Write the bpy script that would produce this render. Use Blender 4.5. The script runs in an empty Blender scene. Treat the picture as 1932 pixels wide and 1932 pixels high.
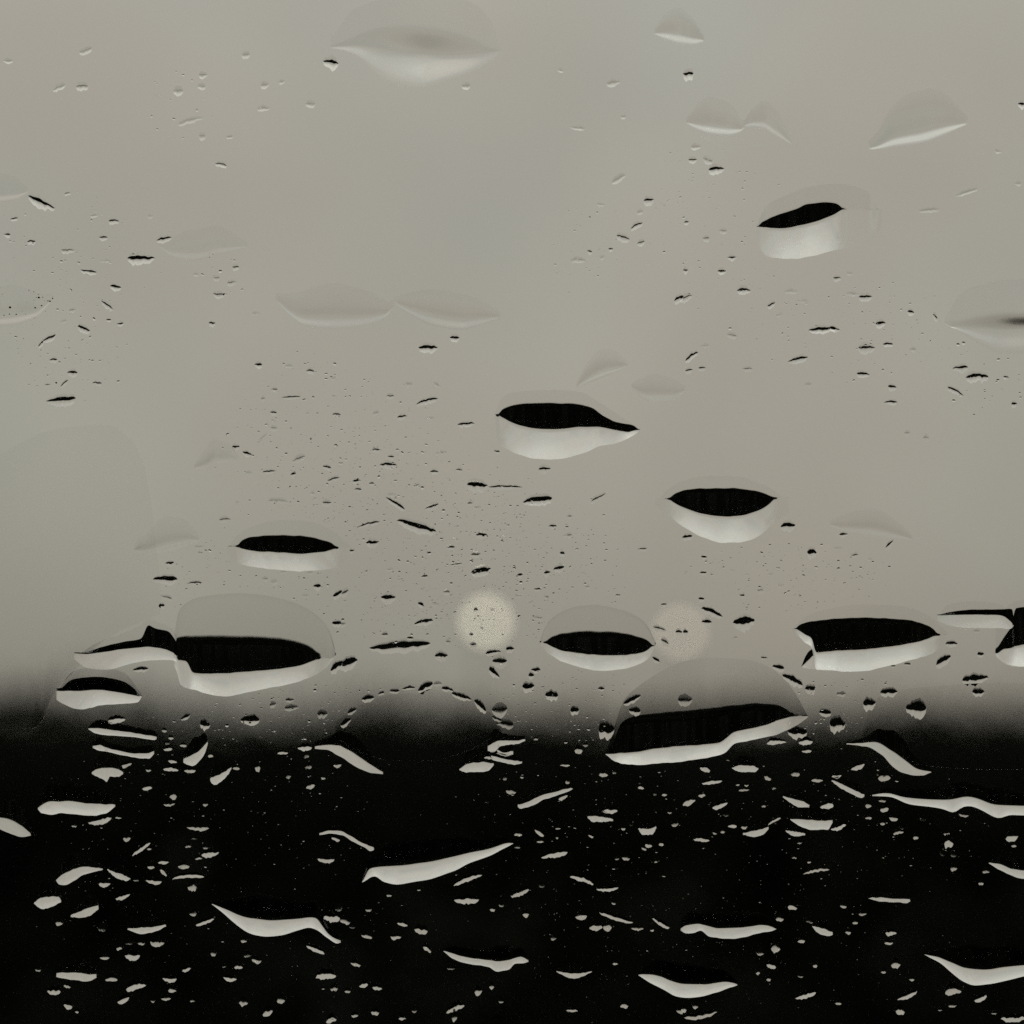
import bpy, math, random
import numpy as np
random.seed(7); rng = np.random.default_rng(7)
S = bpy.context.scene
C = S.collection

# ------------------------------------------------------------------ camera
# The pane's inner face lies in the plane y = PY; the lens stands 0.4 m in front of it, inside the room,
# at the height z = 0.  WID metres of glass fill the frame.
DIST, WID, U0 = 0.40, 0.060, 1932.0
PY = 0.045                                      # y of the pane's inner face (kept off 0: ray precision on micron-thin water)
HOR = 1440.0                                    # frame row (of 1932) of the true horizon
cd = bpy.data.cameras.new('camera'); cam = bpy.data.objects.new('camera', cd); C.objects.link(cam)
cam.location = (0, PY-DIST, 0); cam.rotation_euler = (math.pi/2, 0, 0)
cd.sensor_width = 36; cd.lens = 36*DIST/WID; cd.shift_y = (HOR-966)/U0
cd.clip_start = 0.02; cd.clip_end = 3000
cd.dof.use_dof = True; cd.dof.focus_distance = DIST - 0.0004
cd.dof.aperture_fstop = cd.lens/3.3             # an opening 3.3 mm wide
S.camera = cam
S.view_settings.view_transform = 'Standard'; S.view_settings.look = 'None'
S.view_settings.exposure = 0; S.view_settings.gamma = 1; S.view_settings.use_curve_mapping = False
S.cycles.use_denoising = False
S.cycles.max_bounces = 14; S.cycles.transmission_bounces = 12; S.cycles.diffuse_bounces = 2; S.cycles.glossy_bounces = 4
S.cycles.caustics_reflective = False; S.cycles.sample_clamp_indirect = 3.0

# ------------------------------------------------------------------ overcast sky
SUN_EL, SUN_AZ = math.radians(58), math.radians(20)
W = bpy.data.worlds.new('World'); S.world = W; W.use_nodes = True
nt = W.node_tree; N = nt.nodes; L = nt.links; N.clear()
out = N.new('ShaderNodeOutputWorld')
sky = N.new('ShaderNodeTexSky'); sky.sky_type = 'NISHITA'; sky.sun_disc = False
sky.sun_elevation = SUN_EL; sky.sun_rotation = SUN_AZ
b1 = N.new('ShaderNodeBackground'); b1.inputs[1].default_value = 0.05; L.new(sky.outputs[0], b1.inputs[0])
tc = N.new('ShaderNodeTexCoord'); sp = N.new('ShaderNodeSeparateXYZ'); L.new(tc.outputs['Generated'], sp.inputs[0])
ramp = N.new('ShaderNodeValToRGB'); L.new(sp.outputs['Z'], ramp.inputs[0])
cr = ramp.color_ramp; cr.interpolation = 'B_SPLINE'
stops = [(0.0, (.235,.219,.186)), (0.018, (.345,.324,.278)), (0.038, (.384,.361,.311)), (0.075, (.418,.391,.337)), (0.115, (.428,.400,.347)), (0.20, (.66,.632,.555)), (0.32, (.86,.835,.75)), (1.0, (.95,.94,.87))]
cr.elements[0].position = stops[0][0]; cr.elements[0].color = (*stops[0][1], 1)
cr.elements[1].position = stops[-1][0]; cr.elements[1].color = (*stops[-1][1], 1)
for p, c in stops[1:-1]:
    e = cr.elements.new(p); e.color = (*c, 1)
nz = N.new('ShaderNodeTexNoise'); nz.inputs['Scale'].default_value = 26; nz.inputs['Detail'].default_value = 5
L.new(tc.outputs['Generated'], nz.inputs['Vector'])
mr = N.new('ShaderNodeMapRange'); mr.inputs[1].default_value = .3; mr.inputs[2].default_value = .7
mr.inputs[3].default_value = .94; mr.inputs[4].default_value = 1.06; L.new(nz.outputs[0], mr.inputs[0])
nh = N.new('ShaderNodeTexNoise'); nh.inputs['Scale'].default_value = 17; nh.inputs['Detail'].default_value = 4; L.new(tc.outputs['Generated'], nh.inputs['Vector'])
hr = N.new('ShaderNodeValToRGB'); hr.color_ramp.elements[0].position = .36; hr.color_ramp.elements[1].position = .64
hr.color_ramp.elements[0].color = (.968, 1.0, 1.0, 1); hr.color_ramp.elements[1].color = (1.018, .99, .978, 1); L.new(nh.outputs[0], hr.inputs[0])
mh = N.new('ShaderNodeMix'); mh.data_type = 'RGBA'; mh.blend_type = 'MULTIPLY'; mh.inputs[0].default_value = 1
L.new(ramp.outputs[0], mh.inputs[6]); L.new(hr.outputs[0], mh.inputs[7])
b2 = N.new('ShaderNodeBackground'); L.new(mh.outputs[2], b2.inputs[0]); L.new(mr.outputs[0], b2.inputs[1])
mx = N.new('ShaderNodeMixShader'); mx.inputs[0].default_value = 0.94        # a closed cloud deck
L.new(b1.outputs[0], mx.inputs[1]); L.new(b2.outputs[0], mx.inputs[2]); L.new(mx.outputs[0], out.inputs[0])

sl = bpy.data.lights.new('sun', 'SUN'); sl.energy = 0.5; sl.angle = math.radians(20); sl.color = (1, .96, .9)
so = bpy.data.objects.new('sun', sl); C.objects.link(so)
so.rotation_euler = (-(math.pi/2 - SUN_EL), 0, -SUN_AZ)                      # high behind the wood

# ------------------------------------------------------------------ helpers
def mat(name, col, rough=.7, bump=None, var=0.0, scale=20):
    m = bpy.data.materials.new(name); m.use_nodes = True
    t = m.node_tree; p = t.nodes['Principled BSDF']
    p.inputs['Base Color'].default_value = (*col, 1); p.inputs['Roughness'].default_value = rough
    if var:
        n = t.nodes.new('ShaderNodeTexNoise'); n.inputs['Scale'].default_value = scale; n.inputs['Detail'].default_value = 5
        r = t.nodes.new('ShaderNodeValToRGB')
        r.color_ramp.elements[0].position = .3; r.color_ramp.elements[1].position = .7
        r.color_ramp.elements[0].color = (*[c*(1-var) for c in col], 1); r.color_ramp.elements[1].color = (*[c*(1+var) for c in col], 1)
        t.links.new(n.outputs[0], r.inputs[0]); t.links.new(r.outputs[0], p.inputs['Base Color'])
        if bump:
            b = t.nodes.new('ShaderNodeBump'); b.inputs['Strength'].default_value = bump
            t.links.new(n.outputs[0], b.inputs['Height']); t.links.new(b.outputs[0], p.inputs['Normal'])
    return m

def glass(name, ior, col):
    m = bpy.data.materials.new(name); m.use_nodes = True
    t = m.node_tree; t.nodes.clear()
    g = t.nodes.new('ShaderNodeBsdfGlass'); g.inputs['IOR'].default_value = ior; g.inputs['Roughness'].default_value = 0
    g.inputs['Color'].default_value = (*col, 1)
    o = t.nodes.new('ShaderNodeOutputMaterial'); t.links.new(g.outputs[0], o.inputs[0])
    return m

M_WATER = glass('rain_water', 1.333, (1, 1, 1))
M_PANE = glass('window_glass', 1.5, (.985, .99, .985))
M_WALL = mat('dark_plaster', (.10, .095, .09), .9, .1, .15, 30)
M_FLOOR = mat('dark_boards', (.06, .045, .035), .6, .1, .3, 14)
M_FRAME = mat('frame_paint', (.09, .085, .08), .5, None, .1, 40)
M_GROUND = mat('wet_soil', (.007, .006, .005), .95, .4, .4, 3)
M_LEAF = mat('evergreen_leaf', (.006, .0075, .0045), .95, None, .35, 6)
M_BARK = mat('wet_bark', (.03, .024, .018), .95, .5, .3, 12)
M_STEEL = mat('lamp_steel', (.12, .12, .115), .5, None, .1, 20)
for m in (M_GROUND, M_LEAF, M_BARK):
    m.node_tree.nodes['Principled BSDF'].inputs['Specular IOR Level'].default_value = .05

def link_mesh(name, V, F, m, parent=None, smooth=None):
    me = bpy.data.meshes.new(name); me.from_pydata([tuple(v) for v in V], [], F)
    me.materials.append(m)
    if smooth is not None:
        me.polygons.foreach_set('use_smooth', smooth)
    me.update()
    o = bpy.data.objects.new(name, me); C.objects.link(o)
    if parent: o.parent = parent
    return o

def box(V, F, x0, x1, y0, y1, z0, z1):
    b = len(V)
    V += [(x0,y0,z0),(x1,y0,z0),(x1,y1,z0),(x0,y1,z0),(x0,y0,z1),(x1,y0,z1),(x1,y1,z1),(x0,y1,z1)]
    F += [tuple(b+i for i in f) for f in ((0,3,2,1),(4,5,6,7),(0,1,5,4),(1,2,6,5),(2,3,7,6),(3,0,4,7))]

def boxes(name, m, rows, parent=None):
    V, F = [], []
    for r in rows: box(V, F, *r)
    return link_mesh(name, V, F, m, parent)

def tube(V, F, pts, radii, n=8):
    for i in range(len(pts)):
        p = np.array(pts[i], float)
        d = np.array(pts[min(i+1, len(pts)-1)], float) - np.array(pts[max(i-1, 0)], float); d /= np.linalg.norm(d)
        a = np.cross(d, (0, 0, 1) if abs(d[2]) < .9 else (1, 0, 0)); a /= np.linalg.norm(a); c = np.cross(d, a)
        for k in range(n):
            t = 2*math.pi*k/n
            V.append(tuple(p + radii[i]*(math.cos(t)*a + math.sin(t)*c)))
    b = len(V) - n*len(pts)
    for i in range(len(pts)-1):
        for k in range(n):
            F.append((b+i*n+k, b+i*n+(k+1) % n, b+(i+1)*n+(k+1) % n, b+(i+1)*n+k))
    F.append(tuple(b+k for k in range(n))[::-1]); F.append(tuple(b+(len(pts)-1)*n+k for k in range(n)))

def tag(o, label, cat, group=None):
    o['label'] = label; o['category'] = cat
    if group: o['group'] = group
    return o

def struct(o):
    o['kind'] = 'structure'; return o

def empty(name, loc):
    o = bpy.data.objects.new(name, None); C.objects.link(o); o.location = loc; return o

# ------------------------------------------------------------------ the room behind the lens and its window
RX, RY, RZ0, RZ1, OX, OZ = 2.0, -3.4, -1.5, 1.2, .62, .55
struct(boxes('floor', M_FLOOR, [(-RX, RX, RY, .20, RZ0-.2, RZ0)]))
struct(boxes('ceiling', M_WALL, [(-RX, RX, RY, .20, RZ1, RZ1+.2)]))
struct(boxes('wall', M_WALL, [(-RX-.2, -RX, RY-.2, .20, RZ0-.2, RZ1+.2)]))
struct(boxes('wall', M_WALL, [(RX, RX+.2, RY-.2, .20, RZ0-.2, RZ1+.2)]))
struct(boxes('wall', M_WALL, [(-RX, RX, RY-.2, RY, RZ0-.2, RZ1+.2)]))
struct(boxes('window_wall', M_WALL, [(-RX, -OX, -.02, .19, RZ0, RZ1), (OX, RX, -.02, .19, RZ0, RZ1),
                                     (-OX, OX, -.02, .19, OZ, RZ1), (-OX, OX, -.02, .19, RZ0, -OZ)]))
M_BRICK = mat('added_house_render', (.16, .15, .14), .95, .1, .15, 3)
HX, HZ = 26, 16                                               # unseen tall house front, added round this window to keep the near wood in shade
struct(boxes('added_house_front', M_BRICK, [(-HX, -RX-.2, -.3, .2, -5.2, HZ), (RX+.2, HX, -.3, .2, -5.2, HZ), (-RX-.2, RX+.2, -.3, .2, RZ1+.2, HZ), (-RX-.2, RX+.2, -.3, .2, -5.2, RZ0-.2)]))
win = empty('window', (0, 0, -OZ))
tag(win, 'wet window glass covered in rain drops, filling the whole picture', 'window')
def under(o, z=-OZ):
    o.location = (0, 0, -z); return o
f_ = .05
under(boxes('frame', M_FRAME, [(-OX, -OX+f_, PY-.03, PY+.03, -OZ, OZ), (OX-f_, OX, PY-.03, PY+.03, -OZ, OZ),
                               (-OX+f_, OX-f_, PY-.03, PY+.03, OZ-f_, OZ), (-OX+f_, OX-f_, PY-.03, PY+.03, -OZ, -OZ+f_)], win))
under(boxes('glass_pane', M_PANE, [(-OX+f_-.004, OX-f_+.004, PY, PY+.004, -OZ+f_-.004, OZ-f_+.004)], win))
under(boxes('sill', M_FRAME, [(-OX+.001, OX-.001, PY+.031, .26, -OZ-.03, -OZ+.0)], win))

# ------------------------------------------------------------------ far things: soil, wood, lamps
GZ = -5.0
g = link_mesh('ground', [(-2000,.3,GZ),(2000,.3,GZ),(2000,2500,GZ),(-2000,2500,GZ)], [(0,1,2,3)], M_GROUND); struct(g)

def crown_mesh(seed, n=3200):
    r = np.random.default_rng(seed); V, F = [], []
    lobes = [(r.uniform(-.55,.55), r.uniform(-.55,.55), r.uniform(.42,.90), r.uniform(.18,.42)) for _ in range(14)]
    lobes = [(l[0], l[1], min(l[2], .78), l[3]) for l in lobes]
    lobes += [(0, 0, .5, .62), (0, 0, .25, .75)]
    wts = np.array([l[3]**2 for l in lobes]); wts /= wts.sum()
    for _ in range(n):
        l = lobes[r.choice(len(lobes), p=wts)]
        d = r.normal(size=3); d /= np.linalg.norm(d)
        p = np.array([l[0], l[1], 0]) + d*l[3]*r.uniform(.5, 1.05)**.6*np.array([1, 1, .20]); p[2] += l[2]
        s = r.uniform(.06, .15); a = r.normal(size=3); a /= np.linalg.norm(a); c = np.cross(a, r.normal(size=3)); c /= np.linalg.norm(c)
        a = a*np.array([1,1,.22]); c = c*np.array([1,1,.22]); p[2] = max(p[2], .02)
        b = len(V); V += [p-a*s, p+c*s*.5, p+a*s, p-c*s*.5]; F.append((b, b+1, b+2, b+3))
    for _ in range(1300):                                         # thinning sprays of the top
        t = r.uniform(0, 6.283); q = .95*math.sqrt(r.uniform()); z = .84+.165*(1-math.sqrt(r.uniform()))*r.uniform(.85, 1.05)
        p = np.array([q*math.cos(t), q*math.sin(t), z-.03*q*q]); a = r.normal(size=3); a /= np.linalg.norm(a); c = np.cross(a, r.normal(size=3)); c /= np.linalg.norm(c)
        s = r.uniform(.03, .08); a = a*np.array([1,1,.24]); c = c*np.array([1,1,.24])
        b = len(V); V += [p-a*s, p+c*s*.5, p+a*s, p-c*s*.5]; F.append((b, b+1, b+2, b+3))
    nu, nv = 10, 7                                                 # the dense shaded heart of the crown
    b = len(V)
    for j in range(nv+1):
        w = j/nv; rr = .78*math.sin(math.pi*min(1, .2+.55*w))**.5*(1 if w < .99 else .6)
        for i in range(nu):
            t = 2*math.pi*i/nu; q = rr*r.uniform(.8, 1.1); V.append(np.array([q*math.cos(t), q*math.sin(t), .03+.855*w*r.uniform(.99, 1.01)]))
    F.append(tuple(b+nv*nu+i for i in range(nu)))
    for j in range(nv):
        for i in range(nu): F.append((b+j*nu+i, b+j*nu+(i+1)%nu, b+(j+1)*nu+(i+1)%nu, b+(j+1)*nu+i))
    me = bpy.data.meshes.new('crown'); me.from_pydata([tuple(v) for v in V], [], F); me.materials.append(M_LEAF); return me
def trunk_mesh(seed):
    r = random.Random(seed); V, F = [], []
    tube(V, F, [(0,0,-.12),(.02,0,.25),(0,.03,.6),(.03,0,.9)], [.075,.06,.04,.012])
    for k in range(6):
        a = k*1.05+r.random(); z = .25+.09*k
        tube(V, F, [(0,0,z),(.3*math.cos(a),.3*math.sin(a),z+.07),(.55*math.cos(a),.55*math.sin(a),z+.10)], [.03,.02,.006], 5)
    me = bpy.data.meshes.new('trunk'); me.from_pydata(V, [], F); me.materials.append(M_BARK); return me
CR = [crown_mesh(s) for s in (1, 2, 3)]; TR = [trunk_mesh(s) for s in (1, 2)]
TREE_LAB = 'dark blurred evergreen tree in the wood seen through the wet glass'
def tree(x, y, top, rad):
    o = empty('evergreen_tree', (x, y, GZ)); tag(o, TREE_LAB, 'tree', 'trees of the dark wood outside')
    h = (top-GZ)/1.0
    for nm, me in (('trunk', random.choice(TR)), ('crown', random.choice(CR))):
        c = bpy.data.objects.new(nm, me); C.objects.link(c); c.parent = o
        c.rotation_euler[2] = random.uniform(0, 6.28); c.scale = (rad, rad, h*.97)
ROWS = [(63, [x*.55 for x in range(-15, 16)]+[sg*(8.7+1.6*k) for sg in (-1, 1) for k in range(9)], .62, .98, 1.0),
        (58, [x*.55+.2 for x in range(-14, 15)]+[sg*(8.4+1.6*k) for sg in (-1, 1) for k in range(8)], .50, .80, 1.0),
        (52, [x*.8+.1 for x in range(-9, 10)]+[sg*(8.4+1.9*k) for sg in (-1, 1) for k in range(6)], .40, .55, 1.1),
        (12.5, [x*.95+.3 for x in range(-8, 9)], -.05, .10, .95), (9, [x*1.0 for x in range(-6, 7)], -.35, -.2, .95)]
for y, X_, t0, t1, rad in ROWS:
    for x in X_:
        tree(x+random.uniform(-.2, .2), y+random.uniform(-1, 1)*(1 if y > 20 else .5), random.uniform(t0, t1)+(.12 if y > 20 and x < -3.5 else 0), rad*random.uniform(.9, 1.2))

def lamp(u, v, D, e, label):
    k = WID/DIST/U0*D; x, z = (u-966)*k, (HOR-v)*k
    o = empty('street_lamp', (x, D, GZ)); tag(o, label, 'street lamp', 'street lamps beyond the wood')
    h = z-GZ; V, F = [], []
    tube(V, F, [(0,0,0),(0,0,1),(0,0,h-.18)], [.04,.03,.018], 10); link_mesh('post', V, F, M_STEEL, o)
    V, F = [], []
    tube(V, F, [(0,0,h-.18),(0,0,h-.11),(0,0,h-.09)], [.03,.06,.06], 12); link_mesh('collar', V, F, M_STEEL, o)
    V, F = [], []
    tube(V, F, [(0,0,h+.09),(0,0,h+.12),(0,0,h+.15)], [.08,.05,.02], 12); link_mesh('cap', V, F, M_STEEL, o)
    m = bpy.data.materials.new('lit_globe'); m.use_nodes = True
    p = m.node_tree.nodes['Principled BSDF']; p.inputs['Emission Color'].default_value = (1, .93, .70, 1); p.inputs['Emission Strength'].default_value = e
    V, F = [], []
    n = 8; tube(V, F, [(0,0,h-.09+.18*i/n) for i in range(n+1)], [.03+.06*math.sin(math.pi*i/n)**.6 for i in range(n+1)], 14)
    link_mesh('lamp_globe', V, F, m, o)
lamp(917, 1172, 80, 2.7, 'lit street lamp blurred to a pale disc at centre of picture')
lamp(1285, 1192, 92, 1.5, 'fainter lit street lamp blurred to a dim disc, right of the brighter one')

# ------------------------------------------------------------------ rain drops
K = WID/U0
def wx(u): return (u-966)*K
def wz(v): return (HOR-v)*K
def elev(v): return np.degrees(np.arctan((HOR-np.asarray(v, float))*K/DIST))
_s = np.linspace(0, 3.0, 600); _a = np.arctan(_s)
_d = np.degrees(np.arcsin(np.clip(1.333*np.sin(_a-np.arcsin(np.sin(_a)/1.333)), -1, 1)))
def slope_for(deg): return np.interp(deg, _d, _s)          # surface slope that bends a ray by deg

def noise1(n, amp, step):
    k = max(2, int(n/step)+2)
    return np.interp(np.linspace(0, k-1, n), np.arange(k), rng.normal(0, amp, k))
def sm(a, k):
    if k < 2: return a
    p = np.pad(a, k, mode='edge'); w = np.hanning(2*k+1); w /= w.sum()
    return np.convolve(p, w, 'same')[k:-k]

OUTL = []                                                   # outlines of the large drops, for keeping specks clear of them
CNT = [0]
def build_drop(name, xs, top, dt, crs, bo, sd=None, su=None, s0=None, ramp=0.0, rpow=2.0, lip=0.0, lips=.5, soft=0.0, softrim=False, wall=False, fade=0.0, rows=(10, 13, 9)):
    """One sagging drop as a closed body of water.  Per column, from its lower edge up: a steep foot (slope su),
    a shoulder that falls away (slope sd), then a thin long back (slope s0 growing by ramp) with an edge lip."""
    n = len(xs); nr, nd, ntp = rows
    eps = .012 if wall else .25
    bo = np.asarray(bo, float); crs = np.minimum(crs, bo-eps); dt = np.minimum(dt, crs-eps*.4); top = np.minimum(top, dt-eps*.4)
    if wall: crs = bo-eps; dt = crs-eps                      # the thick end simply stops
    cols = []
    for i in range(n):
        rim, dl, tl = bo[i]-crs[i], crs[i]-dt[i], dt[i]-top[i]
        vt = np.linspace(0, 1, ntp+1)                        # dome rows, 0 at top edge
        if lip > 0: vt = np.concatenate([[0, .5*lip/max(tl, lip), min(1, lip/max(tl, lip))][:3], np.linspace(min(.95, lip/max(tl, lip)+.03), 1, ntp-2)])
        e0 = s0[i] if s0 is not None else 0.0
        def dome_s(t):
            s = e0 + (ramp if np.isscalar(ramp) else ramp[i])*np.clip(t, 0, 1)**rpow
            if lip > 0: s = s + lips*np.clip(1.5 - 1.5*(t*tl)/lip, 0, 1)
            return s
        tm = (vt[1:]+vt[:-1])/2
        hd = np.concatenate([[0], np.cumsum(dome_s(tm)*np.diff(vt)*tl)])
        Hd = hd[-1]
        td = np.linspace(0, 1, nd+1); tdm = (td[1:]+td[:-1])/2
        wd = np.ones(nd)
        if fade > 0: wd = np.clip(tdm**fade*np.clip((1-tdm)/.12, .25, 1), .01, None)
        elif soft > 0: wd = np.clip(np.sin(np.pi*tdm)**soft, .02, None)
        else: wd[0] = .62; wd[-1] = .6
        if sd is not None:
            s_d = float(sd[i])*np.clip((dl-.5)/3, .0, 1)**.6; hk = np.cumsum(s_d*wd*np.diff(td)*dl); Hc = Hd+hk[-1]
            s_u = Hc/rim
            if s_u > 1.5 and not wall:
                f = 1.5*rim/Hc; hd = hd*f; hk = hk*f; Hd *= f; Hc *= f; s_u = 1.5
        else:
            s_u = float(su[i]); Hc = max(s_u*rim, Hd*1.02); wm = (wd*np.diff(td)*dl).sum(); hk = np.cumsum((Hc-Hd)/wm*wd*np.diff(td)*dl)
        tr = np.linspace(0, 1, nr+1); trm = (tr[1:]+tr[:-1])/2   # 0 at crest, 1 at foot
        wr = np.clip(np.sin(np.pi*trm), .02, None) if softrim else (.62+.76*trm)
        hr = Hc*(1-np.cumsum(wr)/wr.sum())
        v = np.concatenate([top[i]+vt*tl, dt[i]+td[1:]*dl, crs[i]+tr[1:]*rim])
        h = np.concatenate([hd, Hd+hk, hr])
        cols.append((v, h))
    nrow = len(cols[0][0])
    CNT[0] += 1
    gap = 1.5e-5 + 1e-6*(CNT[0] % 9)
    u = np.repeat(np.asarray(xs), nrow); v = np.concatenate([c[0] for c in cols]); h = np.concatenate([c[1] for c in cols])
    H = h.reshape(n, nrow); H[0] = 0; H[-1] = 0; H[:, 0] = 0; H[:, -1] = 0
    for _ in range(0 if n < 20 else 2 if n < 60 else 5): H[1:-1] = (H[:-2]+2*H[1:-1]+H[2:])/4
    cu, cv = float(np.mean(xs)), float((top.min()+bo.max())/2)
    X, Z = wx(u)-wx(cu), wz(v)-wz(cv)
    V = np.stack([X, -H.ravel()*K-gap-4e-6, Z], 1)
    idx = np.arange(n*nrow).reshape(n, nrow)
    F = np.stack([idx[:-1, :-1], idx[:-1, 1:], idx[1:, 1:], idx[1:, :-1]], -1).reshape(-1, 4)
    B = np.stack([V[idx[:, 0]], V[idx[:, -1]]], 1).reshape(-1, 3).copy(); B[:, 1] = -gap; nb = len(V)
    bk = nb + np.arange(2*n).reshape(n, 2)
    FB = np.stack([bk[:-1, 0], bk[1:, 0], bk[1:, 1], bk[:-1, 1]], -1)
    wl = np.concatenate([idx[:, 0], idx[-1, 1:], idx[-2::-1, -1], idx[0, -2:0:-1]])      # the rim all round, as verts of its own
    m_ = len(wl); w0 = nb+2*n; WT = V[wl]; WB = WT.copy(); WB[:, 1] = -gap
    FW = [(w0+i, w0+(i+1) % m_, w0+m_+(i+1) % m_, w0+m_+i) for i in range(m_)]
    FB = FB.tolist()+FW
    VV = np.concatenate([V, B, WT, WB]); FF = F.tolist()+FB
    me = bpy.data.meshes.new(name); me.from_pydata(VV.tolist(), [], FF); me.materials.append(M_WATER)
    me.polygons.foreach_set('use_smooth', [True]*len(F)+[False]*len(FB)); me.update()
    o = bpy.data.objects.new(name, me); C.objects.link(o); o.location = (wx(cu), PY, wz(cv))
    return o

def cv(tile, pts):
    """(x, y) read off a third-by-third enlargement of the frame -> frame units"""
    a = np.array(pts, float); return np.stack([tile[0]*644.2+a[:, 0]/3, tile[1]*644.2+a[:, 1]/3], 1)
def pchip(x, y, xs):
    x = x + np.arange(len(x))*1e-6
    if len(x) < 3: return np.interp(xs, x, y)
    h = np.diff(x); d = np.diff(y)/h; m = np.zeros(len(x))
    w1, w2 = 2*h[1:]+h[:-1], h[1:]+2*h[:-1]; ok = d[1:]*d[:-1] > 0
    m[1:-1][ok] = (w1+w2)[ok]/(w1[ok]/d[:-1][ok]+w2[ok]/d[1:][ok]); m[0], m[-1] = d[0], d[-1]
    q = np.clip(xs, x[0], x[-1]); i = np.clip(np.searchsorted(x, q)-1, 0, len(h)-1); t = (q-x[i])/h[i]
    return (1+2*t)*(1-t)**2*y[i]+t*(1-t)**2*h[i]*m[i]+t*t*(3-2*t)*y[i+1]+t*t*(t-1)*h[i]*m[i+1]
def ipl(p, xs, k=2, jit=.0):
    p = p[np.argsort(p[:, 0], kind='stable')]
    y = pchip(p[:, 0], p[:, 1], xs); y = sm(y, k)
    return y + sm(noise1(len(xs), jit, 4.0), 3) if jit else y
BIG = []
def spread(x0, x1, n):
    t = np.linspace(0, 1, n); t = .5-.5*np.cos(np.pi*t)*.35-.65*(.5-t); t = (t-t[0])/(t[-1]-t[0]); return x0+(x1-x0)*t

def big(label, ref, tile, top, dt, crs, bo, n=110, past=5.0, down=None, back=.12, jit=.55, group=None, record=True, up=None, smudge=None, **kw):
    top, dt, crs, bo = (cv(tile, a) for a in (top, dt, crs, bo))
    x0, x1 = bo[:, 0].min(), bo[:, 0].max()
    xs = spread(x0, x1, n); T, D, R, B = (ipl(a, xs, k_, jit*j_) for a, k_, j_ in ((top, 6, .5), (dt, 3, 1), (crs, 3, 1), (bo, 3, 1)))
    e = elev((D+R)/2); dn = np.maximum(e, 0)+past if down is None else e*down
    sd = slope_for(dn); s0 = slope_for(np.maximum(elev(D), .3)*back)
    if smudge:                                              # only the middle of a shallow shoulder is steep enough to show the wood
        sx = tile[0]*644.2+smudge[0]/3; sd = sd*(smudge[2]+(1-smudge[2])*np.exp(-((xs-sx)/(smudge[1]/3))**2))
    su = None
    if up is not None: su = slope_for(np.interp(xs, tile[0]*644.2+np.array(up[0])/3, up[1])); sd = None
    if 'ramp' in kw and not np.isscalar(kw['ramp']): kw['ramp'] = np.interp(xs, tile[0]*644.2+np.array(kw['ramp'][0])/3, kw['ramp'][1])
    o = build_drop('rain_drop', xs, T, D, R, B, sd=sd, su=su, s0=s0, **kw)
    tag(o, label, 'rain drop', group)
    if ref: BIG.append((ref, float((x0+x1)/2), float((D.mean()+R.mean())/2)))
    if record: OUTL.append((xs, T, B))
    return o

def sliver(label, ref, tile, top, bo, up=12.0, ratio=1.6, n=70, jit=.5, group=None, record=True, **kw):
    top, bo = cv(tile, top), cv(tile, bo)
    x0, x1 = min(top[:, 0].min(), bo[:, 0].min()), max(top[:, 0].max(), bo[:, 0].max())
    xs = spread(x0, x1, n); R, B = ipl(top, xs, 2, jit), ipl(bo, xs, 2, jit)
    B = np.maximum(B, R+.3); th = sm(B-R, 4)
    su = slope_for(np.maximum(-elev((R+B)/2), 0)+up)
    o = build_drop('rain_drop', xs, R-ratio*th-1.2, R-ratio*th-.6, R, B, su=su, rows=(8, 8, 2), **kw)
    tag(o, label, 'rain drop', group)
    if ref: BIG.append((ref, float((x0+x1)/2), float((R.mean()+B.mean())/2)))
    if record: OUTL.append((xs, R-ratio*th, B))
    return o

# ---- drops with a dark shoulder and a bright foot, against the sky
big('long flat black oval drop with pale foot, left of centre', 'the flat black oval drop at left', (0,1),
    [(1285,1195),(1330,1110),(1450,1040),(1600,1010),(1750,1020),(1880,1070),(1990,1165)],
    [(1348,1159),(1357,1143),(1376,1124),(1420,1110),(1550,1101),(1700,1104),(1800,1120),(1860,1138),(1888,1152),(1898,1166)],
    [(1348,1160),(1357,1168),(1375,1176),(1420,1186),(1550,1196),(1700,1204),(1800,1196),(1860,1184),(1888,1175),(1898,1167)],
    [(1285,1200),(1330,1250),(1450,1278),(1600,1297),(1700,1300),(1850,1290),(1940,1262),(1990,1170)])
big('black drop shaped like a swimming duck with broad pale foot', 'the duck-shaped black drop', (1,1),
    [(862,440),(900,320),(1000,285),(1200,275),(1350,285),(1450,340),(1560,410),(1690,495)],
    [(888,416),(910,385),(950,368),(1050,352),(1150,350),(1250,351),(1350,357),(1420,378),(1480,422),(1540,452),(1600,466),(1650,474),(1680,498)],
    [(888,416),(910,430),(950,455),(1030,487),(1150,504),(1250,501),(1350,491),(1450,487),(1550,502),(1620,514),(1680,499)],
    [(862,450),(872,540),(920,600),(1020,645),(1130,669),(1230,666),(1330,646),(1400,622),(1480,588),(1540,580),(1650,535),(1690,505)], back=.15)
big('black boat-shaped drop with wide white foot, right of centre', 'the boat-shaped black drop', (2,1),
    [(-155,925),(-100,850),(0,790),(150,760),(300,765),(450,810),(560,880),(600,965)],
    [(-78,890),(-40,860),(0,846),(70,836),(150,832),(300,834),(380,843),(430,852),(490,872),(518,884)],
    [(-78,890),(-55,910),(0,942),(100,977),(220,997),(330,991),(420,962),(490,920),(518,885)],
    [(-155,930),(-110,962),(0,1048),(120,1110),(220,1141),(330,1136),(430,1100),(500,1040),(600,970)], back=.12)
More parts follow.
